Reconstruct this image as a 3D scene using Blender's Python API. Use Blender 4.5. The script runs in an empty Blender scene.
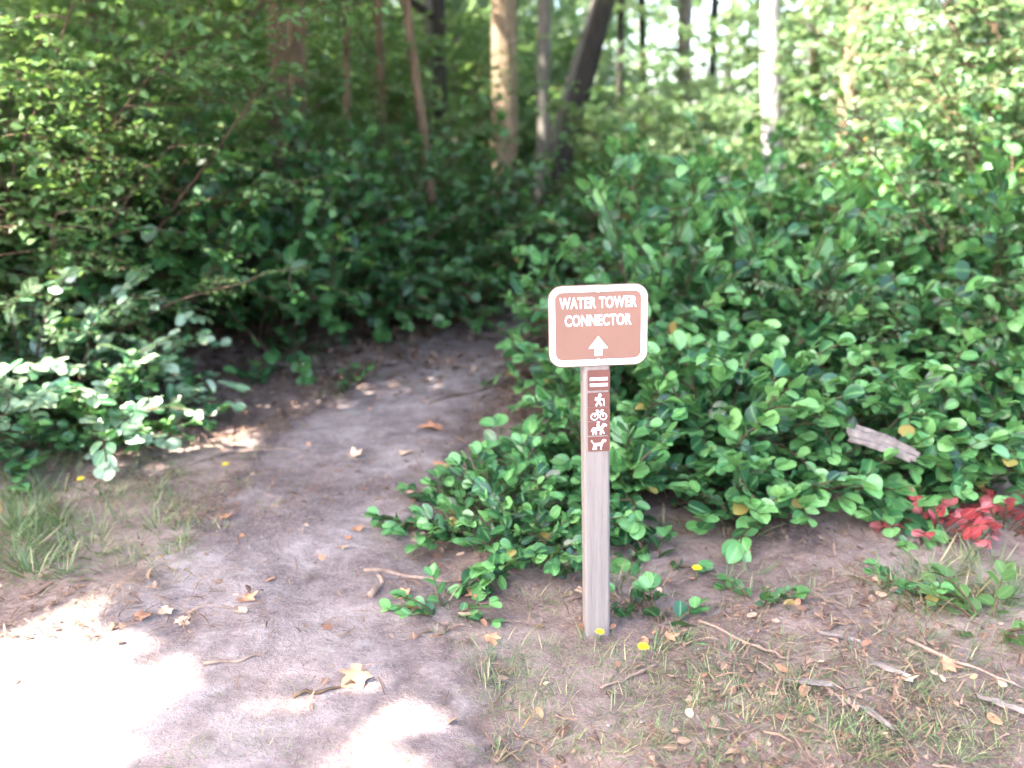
import bpy, math, random
import numpy as np
from mathutils import Vector, noise, Matrix
R = math.radians
C = bpy.context.scene.collection
rng = np.random.default_rng(11)
random.seed(11)

# ------------------------------------------------------------------ camera numbers
CAM = np.array([0.0, 0.0, 1.5]); PITCH = R(16.0); FPX = 852.0
SUN = np.array([-0.60, -0.20, 0.80]); SUN /= np.linalg.norm(SUN)

def ss(a, b, t):
    t = np.clip((t - a) / (b - a), 0, 1); return t * t * (3 - 2 * t)

def h(x, y):
    """height of the terrain"""
    x = np.asarray(x, float); y = np.asarray(y, float)
    z = 0.38 * ss(0.3, 2.4, x) * ss(3.0, 5.6, y) * (1 - 0.6 * ss(8, 14, y))
    z = z + 0.30 * ss(-1.3, -3.2, x) * ss(4.0, 6.0, y)
    z = z + 0.012 * np.clip(y - 8, 0, 60)
    z = z + 0.016 * np.sin(x * 2.1 + 1.3) * np.sin(y * 1.7) + 0.008 * np.sin(x * 5.3 - y * 4.1) + 0.006 * np.sin(x * 11 + y * 9.3) + 0.004 * np.sin(x * 17 - y * 6 + 2 * np.sin(y * 5)) + 0.004 * np.sin(y * 19 + 3 * np.sin(x * 4))
    return z

def px(u, v):
    """a point of the ground seen at a pixel of the photograph (used to measure the layout)"""
    dx = (u - 512) / FPX; dy = (384 - v) / FPX
    d = np.array([dx, math.cos(PITCH) + dy * math.sin(PITCH), -math.sin(PITCH) + dy * math.cos(PITCH)])
    t = 1.5 / max(-d[2], 0.02)
    for _ in range(12):
        p = CAM + d * t
        t = (1.5 - float(h(p[0], p[1]))) / max(-d[2], 0.02)
    p = CAM + d * t
    return float(p[0]), float(p[1])

# ------------------------------------------------------------------ mesh helpers
def mesh_np(name, V, F, attr=None, smooth=True):
    """F: list of integer arrays (n,k), all faces of the same k per array"""
    me = bpy.data.meshes.new(name)
    V = np.asarray(V, np.float32)
    me.vertices.add(len(V)); me.vertices.foreach_set('co', V.ravel())
    F = [np.asarray(f, np.int32) for f in F if len(f)]
    nl = sum(f.size for f in F); npoly = sum(len(f) for f in F)
    me.loops.add(nl); me.loops.foreach_set('vertex_index', np.concatenate([f.ravel() for f in F]))
    me.polygons.add(npoly)
    tot = np.concatenate([np.full(len(f), f.shape[1], np.int32) for f in F])
    st = np.concatenate([[0], np.cumsum(tot)[:-1]]).astype(np.int32)
    me.polygons.foreach_set('loop_start', st)
    me.polygons.foreach_set('use_smooth', np.full(npoly, smooth))
    me.update(calc_edges=True)
    if attr:
        for k, a in attr.items():
            at = me.attributes.new(k, 'FLOAT', 'POINT'); at.data.foreach_set('value', np.asarray(a, np.float32))
    me.validate()
    return me

def link(name, me, mat, parent=None):
    o = bpy.data.objects.new(name, me); C.objects.link(o)
    if mat:
        me.materials.clear(); me.materials.append(mat)
    if parent: o.parent = parent
    return o

def tag(o, label=None, cat=None, group=None, kind=None):
    for k, v in (('label', label), ('category', cat), ('group', group), ('kind', kind)):
        if v: o[k] = v
    return o

def empty(name, loc, rz=0.0):
    o = bpy.data.objects.new(name, None); C.objects.link(o)
    o.location = loc; o.rotation_euler = (0, 0, rz); o.empty_display_size = 0.1
    return o

def copy_tree(o, parent=None):
    c = o.copy(); C.objects.link(c)
    if parent: c.parent = parent
    for ch in list(o.children): copy_tree(ch, c)
    return c

def unit(a):
    a = np.asarray(a, float); n = np.linalg.norm(a, axis=-1, keepdims=True); return a / np.maximum(n, 1e-9)

class Tubes:
    """collects round tubes along polylines into one mesh"""
    def __init__(s): s.V = []; s.F = []; s.T = []; s.n = 0
    def add(s, P, r, k=6, rough=0.0, cap=True):
        P = np.asarray(P, float); r = np.broadcast_to(np.asarray(r, float), (len(P),)).copy()
        t = np.gradient(P, axis=0); t = unit(t)
        ref = np.array([0.0, 0, 1]) if abs(t[0][2]) < 0.8 else np.array([1.0, 0, 0])
        a = unit(np.cross(t, ref)); b = np.cross(t, a)
        ang = np.linspace(0, 2 * np.pi, k, endpoint=False)
        rr = r[:, None] * np.ones((1, k))
        if rough: rr = rr * (1 + rough * rng.normal(size=rr.shape))
        ring = P[:, None, :] + rr[..., None] * (np.cos(ang)[None, :, None] * a[:, None, :] + np.sin(ang)[None, :, None] * b[:, None, :])
        m = len(P); base = s.n
        i = np.arange(m - 1)[:, None] * k; j = np.arange(k)[None, :]; j2 = (j + 1) % k
        q = np.stack([i + j, i + j2, i + k + j2, i + k + j], -1).reshape(-1, 4) + base
        V = ring.reshape(-1, 3)
        tr = []
        if cap:
            V = np.vstack([V, P[0] , P[-1]]); c0 = base + m * k
            for jj in range(k):
                tr.append((c0, base + (jj + 1) % k, base + jj)); tr.append((c0 + 1, base + (m - 1) * k + jj, base + (m - 1) * k + (jj + 1) % k))
        s.V.append(V); s.F.append(q)
        if tr: s.T.append(np.array(tr))
        s.n += len(V)
    def mesh(s, name):
        return mesh_np(name, np.vstack(s.V), [np.vstack(s.F)] + ([np.vstack(s.T)] if s.T else []))

# leaf templates: x across, y along, z up
def leaf_template(width=0.62, rows=(0.22, 0.5, 0.78), fold=0.16, droop=0.22, wide=0.42, rnd=False):
    def w(t):
        if rnd: return width * .5 * float(np.interp(t, (0, .08, .28, .55, .78, .92, 1), (0, .42, .86, 1, .86, .52, 0)))
        return width * 0.5 * (math.sin(math.pi * t ** (0.62 + 0.3 * (wide - 0.42))) ** 0.8)
    V = [(0, 0, 0)]
    for t in rows:
        z = -droop * t * t
        V += [(-w(t), t, z + fold * w(t) * 2), (0, t, z), (w(t), t, z + fold * w(t) * 2)]
    V.append((0, 1, -droop)); V = np.array(V)
    T = [(0, 2, 1), (0, 3, 2)]; Q = []
    for i in range(len(rows) - 1):
        a = 1 + 3 * i; b = a + 3
        Q += [(a, a + 1, b + 1, b), (a + 1, a + 2, b + 2, b + 1)]
    a = 1 + 3 * (len(rows) - 1); e = len(V) - 1
    T += [(a, a + 1, e), (a + 1, a + 2, e)]
    return V, np.array(Q).reshape(-1, 4), np.array(T)
BROAD = leaf_template(0.74, (0.08, 0.28, 0.55, 0.78, 0.92), 0.10, 0.13, .30, True)
OVAL = leaf_template(0.72, (0.2, 0.5, 0.8), 0.12, 0.18)
SMALL = leaf_template(0.78, (0.35, 0.75), 0.12, 0.15)

REG = {}
def leaves_mesh(name, tmpl, pos, along, up, size, tint):
    TV, Q, T = tmpl
    pos = np.asarray(pos, float); N = len(pos)
    y = unit(along); z = np.asarray(up, float); z = unit(z - (z * y).sum(-1, keepdims=True) * y); x = np.cross(y, z)
    S = np.asarray(size, float)[:, None, None]
    jit = 1 + 0.16 * rng.normal(size=(N, 1, 1))
    V = pos[:, None, :] + S * (TV[None, :, 0:1] * jit * x[:, None, :] + TV[None, :, 1:2] * y[:, None, :] + TV[None, :, 2:3] * (1 + 0.8 * rng.normal(size=(N, 1, 1))) * z[:, None, :])
    n = len(TV); off = (np.arange(N) * n)[:, None, None]
    F = []
    if len(Q): F.append((Q[None] + off).reshape(-1, 4))
    if len(T): F.append((T[None] + off).reshape(-1, 3))
    aged = np.repeat((rng.random(N) < .005).astype(float), n)
    mid = np.tile((np.abs(TV[:, 0]) < 1e-6).astype(float), N)
    REG[name] = (V, Q, T, np.asarray(tint, float), mid[:n])
    return mesh_np(name, V.reshape(-1, 3), F, {'tint': np.repeat(tint, n), 'mid': mid, 'aged': aged})

# ------------------------------------------------------------------ materials
def newmat(name):
    m = bpy.data.materials.new(name); m.use_nodes = True
    nt = m.node_tree; nt.nodes.clear()
    out = nt.nodes.new('ShaderNodeOutputMaterial')
    return m, nt, out
def N(nt, t, **kw):
    n = nt.nodes.new(t)
    for k, v in kw.items(): setattr(n, k, v)
    return n
def ramp(nt, fac, stops):
    r = N(nt, 'ShaderNodeValToRGB'); e = r.color_ramp.elements
    while len(e) < len(stops): e.new(0.5)
    for el, (p, c) in zip(e, stops): el.position = p; el.color = (*c, 1)
    nt.links.new(fac, r.inputs['Fac']); return r.outputs['Color']
def noise_tex(nt, scale, detail=6, rough=0.6, coord=None, dist=0.0):
    n = N(nt, 'ShaderNodeTexNoise'); n.inputs['Scale'].default_value = scale; n.inputs['Detail'].default_value = detail
    n.inputs['Roughness'].default_value = rough; n.inputs['Distortion'].default_value = dist
    if coord is not None: nt.links.new(coord, n.inputs['Vector'])
    return n
def mix(nt, fac, a, b, typ='MIX'):
    m = N(nt, 'ShaderNodeMix', data_type='RGBA', blend_type=typ)
    for s, v in ((m.inputs[0], fac), (m.inputs[6], a), (m.inputs[7], b)):
        if hasattr(v, 'is_linked') or hasattr(v, 'links'): nt.links.new(v, s)
        elif isinstance(v, (int, float)): s.default_value = v
        else: s.default_value = (*v, 1)
    return m.outputs[2]
def mth(nt, op, a, b=None, clamp=False):
    m = N(nt, 'ShaderNodeMath', operation=op); m.use_clamp = clamp
    for s, v in ((m.inputs[0], a), (m.inputs[1], b)):
        if v is None: continue
        if isinstance(v, (int, float)): s.default_value = v
        else: nt.links.new(v, s)
    return m.outputs[0]

def leaf_mat(name, stops, rough=0.38, trans=0.35, tcol=(0.16, 0.26, 0.03), spec=0.5):
    m, nt, out = newmat(name)
    at = N(nt, 'ShaderNodeAttribute', attribute_name='tint'); mid = N(nt, 'ShaderNodeAttribute', attribute_name='mid')
    oi = N(nt, 'ShaderNodeObjectInfo')
    f = mth(nt, 'ADD', at.outputs['Fac'], mth(nt, 'MULTIPLY', mth(nt, 'SUBTRACT', oi.outputs['Random'], 0.5), 0.26), True)
    col = ramp(nt, f, stops)
    tc = N(nt, 'ShaderNodeTexCoord')
    nz = noise_tex(nt, 55, 3, 0.6, tc.outputs['Object'])
    col = mix(nt, mth(nt, 'MULTIPLY', nz.outputs['Fac'], 0.35), col, tuple(c * 0.55 for c in stops[0][1]))
    ml = mth(nt, 'MULTIPLY', mth(nt, 'POWER', mid.outputs['Fac'], 10.0), 0.45)
    col = mix(nt, ml, col, tuple(min(1, c * 1.5) for c in stops[-1][1]))
    ag = N(nt, 'ShaderNodeAttribute', attribute_name='aged'); col = mix(nt, mth(nt, 'MULTIPLY', ag.outputs['Fac'], .8), col, (0.30, 0.20, 0.055))
    p = N(nt, 'ShaderNodeBsdfPrincipled'); nt.links.new(col, p.inputs['Base Color'])
    p.inputs['Roughness'].default_value = rough; p.inputs['Specular IOR Level'].default_value = spec
    tr = N(nt, 'ShaderNodeBsdfTranslucent'); nt.links.new(mix(nt, 0.55, col, tcol), tr.inputs['Color'])
    ms = N(nt, 'ShaderNodeMixShader'); ms.inputs[0].default_value = trans
    nt.links.new(p.outputs[0], ms.inputs[1]); nt.links.new(tr.outputs[0], ms.inputs[2]); nt.links.new(ms.outputs[0], out.inputs['Surface'])
    return m

def plain(name, col, rough=0.6, spec=0.4, var=0.25, scale=30, bump=0.0, coat=0.0, stretch=None):
    m, nt, out = newmat(name)
    tc = N(nt, 'ShaderNodeTexCoord'); co = tc.outputs['Object']
    if stretch:
        mp = N(nt, 'ShaderNodeMapping'); mp.inputs['Scale'].default_value = stretch; nt.links.new(co, mp.inputs['Vector']); co = mp.outputs['Vector']
    nz = noise_tex(nt, scale, 6, 0.65, co)
    c = ramp(nt, nz.outputs['Fac'], [(0.3, tuple(k * (1 - var) for k in col)), (0.7, tuple(min(1, k * (1 + var)) for k in col))])
    p = N(nt, 'ShaderNodeBsdfPrincipled'); nt.links.new(c, p.inputs['Base Color'])
    p.inputs['Roughness'].default_value = rough; p.inputs['Specular IOR Level'].default_value = spec; p.inputs['Coat Weight'].default_value = coat
    if bump:
        b = N(nt, 'ShaderNodeBump'); b.inputs['Strength'].default_value = bump; b.inputs['Distance'].default_value = 0.01
        nt.links.new(nz.outputs['Fac'], b.inputs['Height']); nt.links.new(b.outputs[0], p.inputs['Normal'])
    nt.links.new(p.outputs[0], out.inputs['Surface'])
    return m

def bark_mat(name, dark, light, scale=9):
    m, nt, out = newmat(name)
    tc = N(nt, 'ShaderNodeTexCoord'); mp = N(nt, 'ShaderNodeMapping'); mp.inputs['Scale'].default_value = (1, 1, 0.16)
    nt.links.new(tc.outputs['Object'], mp.inputs['Vector'])
    a = noise_tex(nt, scale * 2.2, 8, 0.7, mp.outputs[0], 0.6)
    b = noise_tex(nt, 1.6, 4, 0.6, tc.outputs['Object'])
    col = ramp(nt, a.outputs['Fac'], [(0.32, dark), (0.66, light)])
    moss = ramp(nt, b.outputs['Fac'], [(0.52, (0, 0, 0)), (0.68, (1, 1, 1))])
    col = mix(nt, mth(nt, 'MULTIPLY', moss, 0.45), col, (0.06, 0.085, 0.03))
    p = N(nt, 'ShaderNodeBsdfPrincipled'); nt.links.new(col, p.inputs['Base Color']); p.inputs['Roughness'].default_value = 0.9
    bp = N(nt, 'ShaderNodeBump'); bp.inputs['Strength'].default_value = 0.9; bp.inputs['Distance'].default_value = 0.03
    nt.links.new(a.outputs['Fac'], bp.inputs['Height']); nt.links.new(bp.outputs[0], p.inputs['Normal'])
    nt.links.new(p.outputs[0], out.inputs['Surface'])
    return m

def soil_mat(name, cols, speck, edge=False, big=0.9):
    m, nt, out = newmat(name)
    tc = N(nt, 'ShaderNodeTexCoord'); co = tc.outputs['Object']
    n1 = noise_tex(nt, big, 5, 0.6, co, 0.4); n2 = noise_tex(nt, 9, 8, 0.72, co); n3 = noise_tex(nt, 60, 6, 0.75, co)
    f = mth(nt, 'ADD', mth(nt, 'MULTIPLY', n1.outputs['Fac'], 0.55), mth(nt, 'MULTIPLY', n2.outputs['Fac'], 0.45))
    col = ramp(nt, f, [(0.41, cols[0]), (0.5, cols[1]), (0.585, cols[2])])
    vo = N(nt, 'ShaderNodeTexVoronoi'); vo.inputs['Scale'].default_value = 75; nt.links.new(co, vo.inputs['Vector'])
    sp = ramp(nt, n3.outputs['Fac'], [(0.5, (0, 0, 0)), (0.72, (1, 1, 1))])
    col = mix(nt, mth(nt, 'MULTIPLY', sp, 0.7), col, speck)
    col = mix(nt, mth(nt, 'MULTIPLY', mth(nt, 'LESS_THAN', vo.outputs['Distance'], 0.22), 0.4), col, mix(nt, 1.0, vo.outputs['Color'], cols[2], 'MULTIPLY'))
    p = N(nt, 'ShaderNodeBsdfPrincipled'); nt.links.new(col, p.inputs['Base Color']); p.inputs['Roughness'].default_value = 0.95
    p.inputs['Specular IOR Level'].default_value = 0.2
    b1 = N(nt, 'ShaderNodeBump'); b1.inputs['Strength'].default_value = 0.9; b1.inputs['Distance'].default_value = 0.035
    hsum = mth(nt, 'ADD', n2.outputs['Fac'], mth(nt, 'MULTIPLY', n3.outputs['Fac'], 0.35))
    nt.links.new(hsum, b1.inputs['Height']); nt.links.new(b1.outputs[0], p.inputs['Normal'])
    if edge:
        at = N(nt, 'ShaderNodeAttribute', attribute_name='edge')
        ne = noise_tex(nt, 5, 7, 0.7, co)
        a = mth(nt, 'ADD', at.outputs['Fac'], mth(nt, 'MULTIPLY', mth(nt, 'SUBTRACT', ne.outputs['Fac'], 0.5), 1.5))
        a = ramp(nt, a, [(0.30, (0, 0, 0)), (0.75, (1, 1, 1))])
        t = N(nt, 'ShaderNodeBsdfTransparent'); ms = N(nt, 'ShaderNodeMixShader')
        nt.links.new(a, ms.inputs[0]); nt.links.new(t.outputs[0], ms.inputs[1]); nt.links.new(p.outputs[0], ms.inputs[2])
        nt.links.new(ms.outputs[0], out.inputs['Surface'])
    else: nt.links.new(p.outputs[0], out.inputs['Surface'])
    return m

M = {
 'soil': soil_mat('soil', [(0.11, 0.076, 0.066), (0.20, 0.145, 0.128), (0.30, 0.235, 0.205)], (0.36, 0.27, 0.20)),
 'path': soil_mat('path_dirt', [(0.120, 0.090, 0.086), (0.195, 0.155, 0.150), (0.30, 0.255, 0.245)], (0.33, 0.27, 0.24), True, 1.3),
 'shoulder': soil_mat('shoulder_gravel', [(0.17, 0.14, 0.13), (0.26, 0.225, 0.21), (0.36, 0.325, 0.305)], (0.40, 0.36, 0.33), True, 2.0),
 'asphalt': plain('asphalt', (0.06, 0.06, 0.062), 0.9, 0.3, 0.3, 60, 0.3),
 'shrub': leaf_mat('glossy_shrub_leaf', [(0.0, (0.008, 0.042, 0.019)), (0.34, (0.030, 0.125, 0.048)), (0.62, (0.115, 0.32, 0.100)), (1.0, (0.23, 0.46, 0.16))], 0.28, 0.30),
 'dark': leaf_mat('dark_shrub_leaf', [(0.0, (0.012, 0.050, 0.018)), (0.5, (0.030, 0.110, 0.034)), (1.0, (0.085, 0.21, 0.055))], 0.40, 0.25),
 'light': leaf_mat('thin_leaf', [(0.0, (0.040, 0.110, 0.030)), (0.5, (0.088, 0.20, 0.058)), (1.0, (0.19, 0.315, 0.115))], 0.5, 0.45, (0.19, 0.31, 0.06)),
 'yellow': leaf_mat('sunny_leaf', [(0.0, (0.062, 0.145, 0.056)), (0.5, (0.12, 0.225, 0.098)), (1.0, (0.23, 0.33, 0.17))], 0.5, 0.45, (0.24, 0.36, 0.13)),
 'pale': leaf_mat('sunlit_tint_leaf', [(0.0, (0.025, 0.085, 0.04)), (0.3, (0.07, 0.20, 0.085)), (0.55, (0.20, 0.34, 0.17)), (1.0, (0.42, 0.52, 0.36))], 0.24, 0.15, (0.3, 0.4, 0.2), 0.8),  # upper tints turn cream: sun glare is put into the leaf colour
 'maple': leaf_mat('maple_leaf', [(0.0, (0.03, 0.07, 0.02)), (1.0, (0.07, 0.13, 0.03))], 0.55, 0.22, (0.16, 0.24, 0.04)),
 'red': leaf_mat('red_leaf', [(0.0, (0.24, 0.035, 0.04)), (0.5, (0.40, 0.055, 0.06)), (1.0, (0.50, 0.19, 0.19))], 0.45, 0.25, (0.4, 0.08, 0.06)),
 'grass': leaf_mat('grass_blade', [(0.0, (0.06, 0.115, 0.045)), (0.5, (0.12, 0.19, 0.075)), (0.75, (0.25, 0.26, 0.12)), (1.0, (0.42, 0.36, 0.21))], 0.6, 0.3),
 'litter': leaf_mat('dead_leaf_bits', [(0.0, (0.07, 0.042, 0.032)), (0.4, (0.17, 0.105, 0.075)), (0.75, (0.30, 0.19, 0.13)), (1.0, (0.46, 0.34, 0.25))], 0.8, 0.1, (0.3, 0.15, 0.06), 0.2),
 'deadleaf_a': plain('dead_leaf_orange', (0.42, 0.20, 0.115), 0.75, 0.2, 0.3, 40),
 'deadleaf_b': plain('dead_leaf_tan', (0.47, 0.32, 0.22), 0.75, 0.2, 0.3, 40),
 'deadleaf_c': plain('dead_leaf_brown', (0.24, 0.125, 0.08), 0.75, 0.2, 0.3, 40),
 'stem': plain('woody_stem', (0.085, 0.055, 0.035), 0.85, 0.2, 0.4, 25),
 'greenstem': plain('green_stem', (0.09, 0.16, 0.05), 0.6, 0.3, 0.2, 25),
 'bark_brown': bark_mat('brown_bark', (0.05, 0.031, 0.019), (0.20, 0.128, 0.072)),
 'bark_tan': bark_mat('tan_bark', (0.09, 0.062, 0.038), (0.29, 0.205, 0.13)),
 'bark_dark': bark_mat('dark_bark', (0.007, 0.006, 0.005), (0.030, 0.024, 0.019)),
 'bark_grey': bark_mat('grey_bark', (0.065, 0.058, 0.048), (0.21, 0.19, 0.16)),
 'bark_pale': bark_mat('pale_bark', (0.18, 0.17, 0.175), (0.42, 0.40, 0.41)),
 'twig': plain('grey_dry_wood', (0.22, 0.155, 0.12), 0.85, 0.2, 0.35, 30, 0.4, 0, (1, 1, 0.2)),
 'barkbit': plain('pale_weathered_wood', (0.165, 0.14, 0.128), 0.9, 0.15, 0.5, 26, 0.5),
 'darkwood': plain('rotten_dark_wood', (0.035, 0.026, 0.022), 0.9, 0.2, 0.4, 12, 0.6),
 'post': plain('weathered_post_wood', (0.18, 0.157, 0.143), 0.85, 0.2, 0.16, 14, 0.35, 0, (6, 6, 0.35)),
 'brown': plain('park_brown_enamel', (0.165, 0.083, 0.060), 0.30, 0.5, 0.06, 8, 0.0, 0.35),
 'decal': plain('brown_sticker', (0.105, 0.038, 0.029), 0.45, 0.4, 0.10, 30),
 'white': plain('white_reflective_paint', (0.70, 0.67, 0.66), 0.4, 0.5, 0.03, 20),
 'metal': plain('zinc_bolt', (0.42, 0.38, 0.38), 0.4, 0.6, 0.1, 30),
 'petal': plain('yellow_petal', (0.80, 0.58, 0.03), 0.6, 0.3, 0.1, 90),
 'stone': plain('pale_stone', (0.46, 0.43, 0.37), 0.85, 0.3, 0.2, 20, 0.4),
 'gravelbit': plain('grey_pebble', (0.215, 0.18, 0.165), 0.9, 0.3, 0.5, 9),
}

# ------------------------------------------------------------------ setting
def sheet(name, xs, ys, mat, dz=0.0, attr=None, kind='structure'):
    X, Y = np.meshgrid(xs, ys); Z = h(X, Y) + dz
    V = np.stack([X, Y, Z], -1).reshape(-1, 3); nx = len(xs); ny = len(ys)
    i = (np.arange(ny - 1)[:, None] * nx + np.arange(nx - 1)[None]).ravel()
    F = np.stack([i, i + 1, i + nx + 1, i + nx], -1)
    me = mesh_np(name, V, [F], {'edge': attr(X, Y).ravel()} if attr else None)
    return tag(link(name, me, mat), kind=kind)
xs = np.concatenate([[-140, -80, -40, -20, -12], np.linspace(-8, 8, 321), [12, 20, 40, 80, 140]])
ys = np.concatenate([[-140, -60, -30, -12, -6, -3, -1], np.linspace(0, 16, 321), [18, 21, 25, 30, 36, 45, 60, 90, 150, 220]])
sheet('ground', xs, ys, M['soil'])
def edge_shoulder(X, Y):
    lim = 2.30 - 0.75 * ss(-0.35, 0.1, X) - 0.30 * ss(0.1, 1.2, X)
    return np.clip(0.5 + (lim - Y) * 1.6, 0, 1)
sheet('road_shoulder', np.linspace(-9, 9, 181), np.linspace(-0.6, 2.6, 33), M['shoulder'], 0.004, edge_shoulder)
sheet('road', np.array([-140, -60, -20, -8, -3, 0, 3, 8, 20, 60, 140.0]), np.linspace(-7.5, -0.5, 8), M['asphalt'], 0.03)
# path
rows = [(1150, -200, 560), (760, -60, 500), (700, 0, 485), (655, 60, 470), (620, 95, 450), (560, 165, 430), (500, 225, 430), (440, 268, 470), (400, 325, 495), (360, 392, 520), (330, 445, 528), (305, 490, 540)]
L = [px(a, v) for v, a, b in rows] + [(0.6, 11.0), (2.4, 16), (4.2, 26)]
Rr = [px(b, v) for v, a, b in rows] + [(1.7, 10.6), (4.0, 15), (6.4, 26)]
L = np.array(L); Rr = np.array(Rr)
tt = np.linspace(0, len(L) - 1, 130); nx = 29
li = np.stack([np.interp(tt, range(len(L)), L[:, k]) for k in (0, 1)], -1); ri = np.stack([np.interp(tt, range(len(L)), Rr[:, k]) for k in (0, 1)], -1)
w = np.linspace(-0.18, 1.18, nx)[None, :, None]
P = li[:, None] * (1 - w) + ri[:, None] * w
ed = np.clip(1.0 - np.abs(w[..., 0] - 0.5) / 0.68, 0, 1) * 1.9 * np.ones((130, 1)); ed = np.minimum(ed, 1.2)
V = np.concatenate([P, (h(P[..., 0], P[..., 1]) + 0.009)[..., None]], -1).reshape(-1, 3)
i = (np.arange(129)[:, None] * nx + np.arange(nx - 1)[None]).ravel()
tag(link('path', mesh_np('path', V, [np.stack([i, i + 1, i + nx + 1, i + nx], -1)], {'edge': ed.ravel()}), M['path']), kind='structure')

def on_path(x, y):
    """0..1 how far inside the path a point is"""
    a = np.interp(y, li[:, 1], li[:, 0]); b = np.interp(y, ri[:, 1], ri[:, 0])
    return (x - a) / np.maximum(b - a, .01)

# ------------------------------------------------------------------ trail sign
def rrect(w, hh, r, n=8):
    pts = []
    for cx, cz, a0 in ((w/2-r, hh/2-r, 0), (-w/2+r, hh/2-r, 90), (-w/2+r, -hh/2+r, 180), (w/2-r, -hh/2+r, 270)):
        for k in range(n + 1):
            a = R(a0 + 90 * k / n); pts.append((cx + r * math.cos(a), cz + r * math.sin(a)))
    return pts
def prism(pts, y0, y1):
    """outline in x,z pushed from y0 (front) to y1 (back)"""
    n = len(pts)
    V = [(x, y0, z) for x, z in pts] + [(x, y1, z) for x, z in pts]
    F = [list(range(n)), list(range(2 * n - 1, n - 1, -1))] + [[i, i + n, (i + 1) % n + n, (i + 1) % n] for i in range(n)]
    return V, F
class Acc:
    def __init__(s): s.V = []; s.F = []
    def add(s, VF):
        b = len(s.V); s.V += VF[0]; s.F += [[i + b for i in f] for f in VF[1]]; return s
    def build(s, name, mat, parent, smooth=False):
        me = bpy.data.meshes.new(name); me.from_pydata(s.V, [], s.F); me.update()
        if smooth: me.polygons.foreach_set('use_smooth', [True] * len(me.polygons))
        return link(name, me, mat, parent)
def ringprism(outer, inner, y0, y1):
    n = len(outer); V = [(x, y, z) for y in (y0, y1) for pts in (outer, inner) for x, z in pts]; F = []
    for i in range(n):
        j = (i + 1) % n
        F += [[i, j, n + j, n + i], [2*n + j, 2*n + i, 3*n + i, 3*n + j], [i, 2*n + i, 2*n + j, j], [n + j, 3*n + j, 3*n + i, n + i]]
    return V, F
def barq(x0, z0, x1, z1, t):
    dx, dz = x1 - x0, z1 - z0; l = math.hypot(dx, dz); nx_, nz_ = -dz / l * t / 2, dx / l * t / 2
    return [(x0 + nx_, z0 + nz_), (x0 - nx_, z0 - nz_), (x1 - nx_, z1 - nz_), (x1 + nx_, z1 + nz_)]
def circ(cx, cz, r, n=16): return [(cx + r * math.cos(2*math.pi*k/n), cz + r * math.sin(2*math.pi*k/n)) for k in range(n)]

sx, sy = px(596, 629)
sz = float(h(sx, sy))
sign = empty('trail_sign', (sx, sy, sz - 0.02), R(3))
sign.rotation_euler = (R(-1.0), R(-1.6), R(3))
tag(sign, 'brown rounded trail sign with white lettering and up arrow on a square wooden post', 'sign')
PW = 0.077
ZT = 1.142                      # top of the panel over the ground
pa = Acc(); zz = [0, .2, .45, .7, .9, 1.122]
bev = .006
def sq(w): return [(-w+bev, -w), (w-bev, -w), (w, -w+bev), (w, w-bev), (w-bev, w), (-w+bev, w), (-w, w-bev), (-w, -w+bev)]
V = []; F = []
for z in zz + [1.128]:
    ww = PW/2 * (1 if z < 1.125 else 0.93)
    V += [(x + .001*math.sin(z*7), y, z) for x, y in sq(ww)]
for r_ in range(len(zz)):
    for k in range(8): F.append([r_*8+k, r_*8+(k+1) % 8, r_*8+8+(k+1) % 8, r_*8+8+k])
F.append([len(zz)*8+k for k in range(8)])
pa.V, pa.F = V, F
post = pa.build('post', M['post'], sign)
yf = -PW/2
SW, SH = 0.288, 0.238; zc = ZT - SH/2
panel = Acc().add(prism(rrect(SW, SH, .040), yf - .0035, yf - .0005)).build('sign_panel', M['brown'], sign)
panel.location = (0.004, 0, zc)
bd = Acc().add(ringprism(rrect(SW-.006, SH-.006, .037), rrect(SW-.040, SH-.040, .021), yf - .0048, yf - .0030)).build('border', M['white'], panel)
ar = Acc().add(prism([(-.011, -.088), (.011, -.088), (.011, -.066), (.028, -.066), (0, -.030), (-.028, -.066), (-.011, -.066)], yf - .0048, yf - .0030)).build('arrow', M['white'], panel)
def lettering(txt, size, z, width, parent):
    cu = bpy.data.curves.new('lettering', 'FONT'); cu.body = txt; cu.size = size; cu.align_x = 'CENTER'; cu.align_y = 'CENTER'
    cu.extrude = .0009; cu.offset = size * .026; cu.space_character = 1.08
    t = bpy.data.objects.new('tmp', cu); C.objects.link(t)
    bpy.context.view_layer.update()
    me = bpy.data.meshes.new_from_object(t.evaluated_get(bpy.context.evaluated_depsgraph_get()))
    C.objects.unlink(t); bpy.data.objects.remove(t)
    xs_ = [v.co.x for v in me.vertices]; s = width / (max(xs_) - min(xs_)); cx = (max(xs_) + min(xs_)) / 2
    for v in me.vertices: v.co = ((v.co.x - cx) * s, yf - .0039 - v.co.z, v.co.y * 1.22 + z)
    return link('lettering', me, M['white'], parent)
lettering('WATER TOWER', .036, .066, .222, panel)
lettering('CONNECTOR', .036, .015, .192, panel)
for z in (.103, -.102):
    b = Acc().add(prism(circ(0, z, .0065, 12), yf - .0085, yf - .0035)); b.build('bolt', M['metal'], panel)
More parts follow.
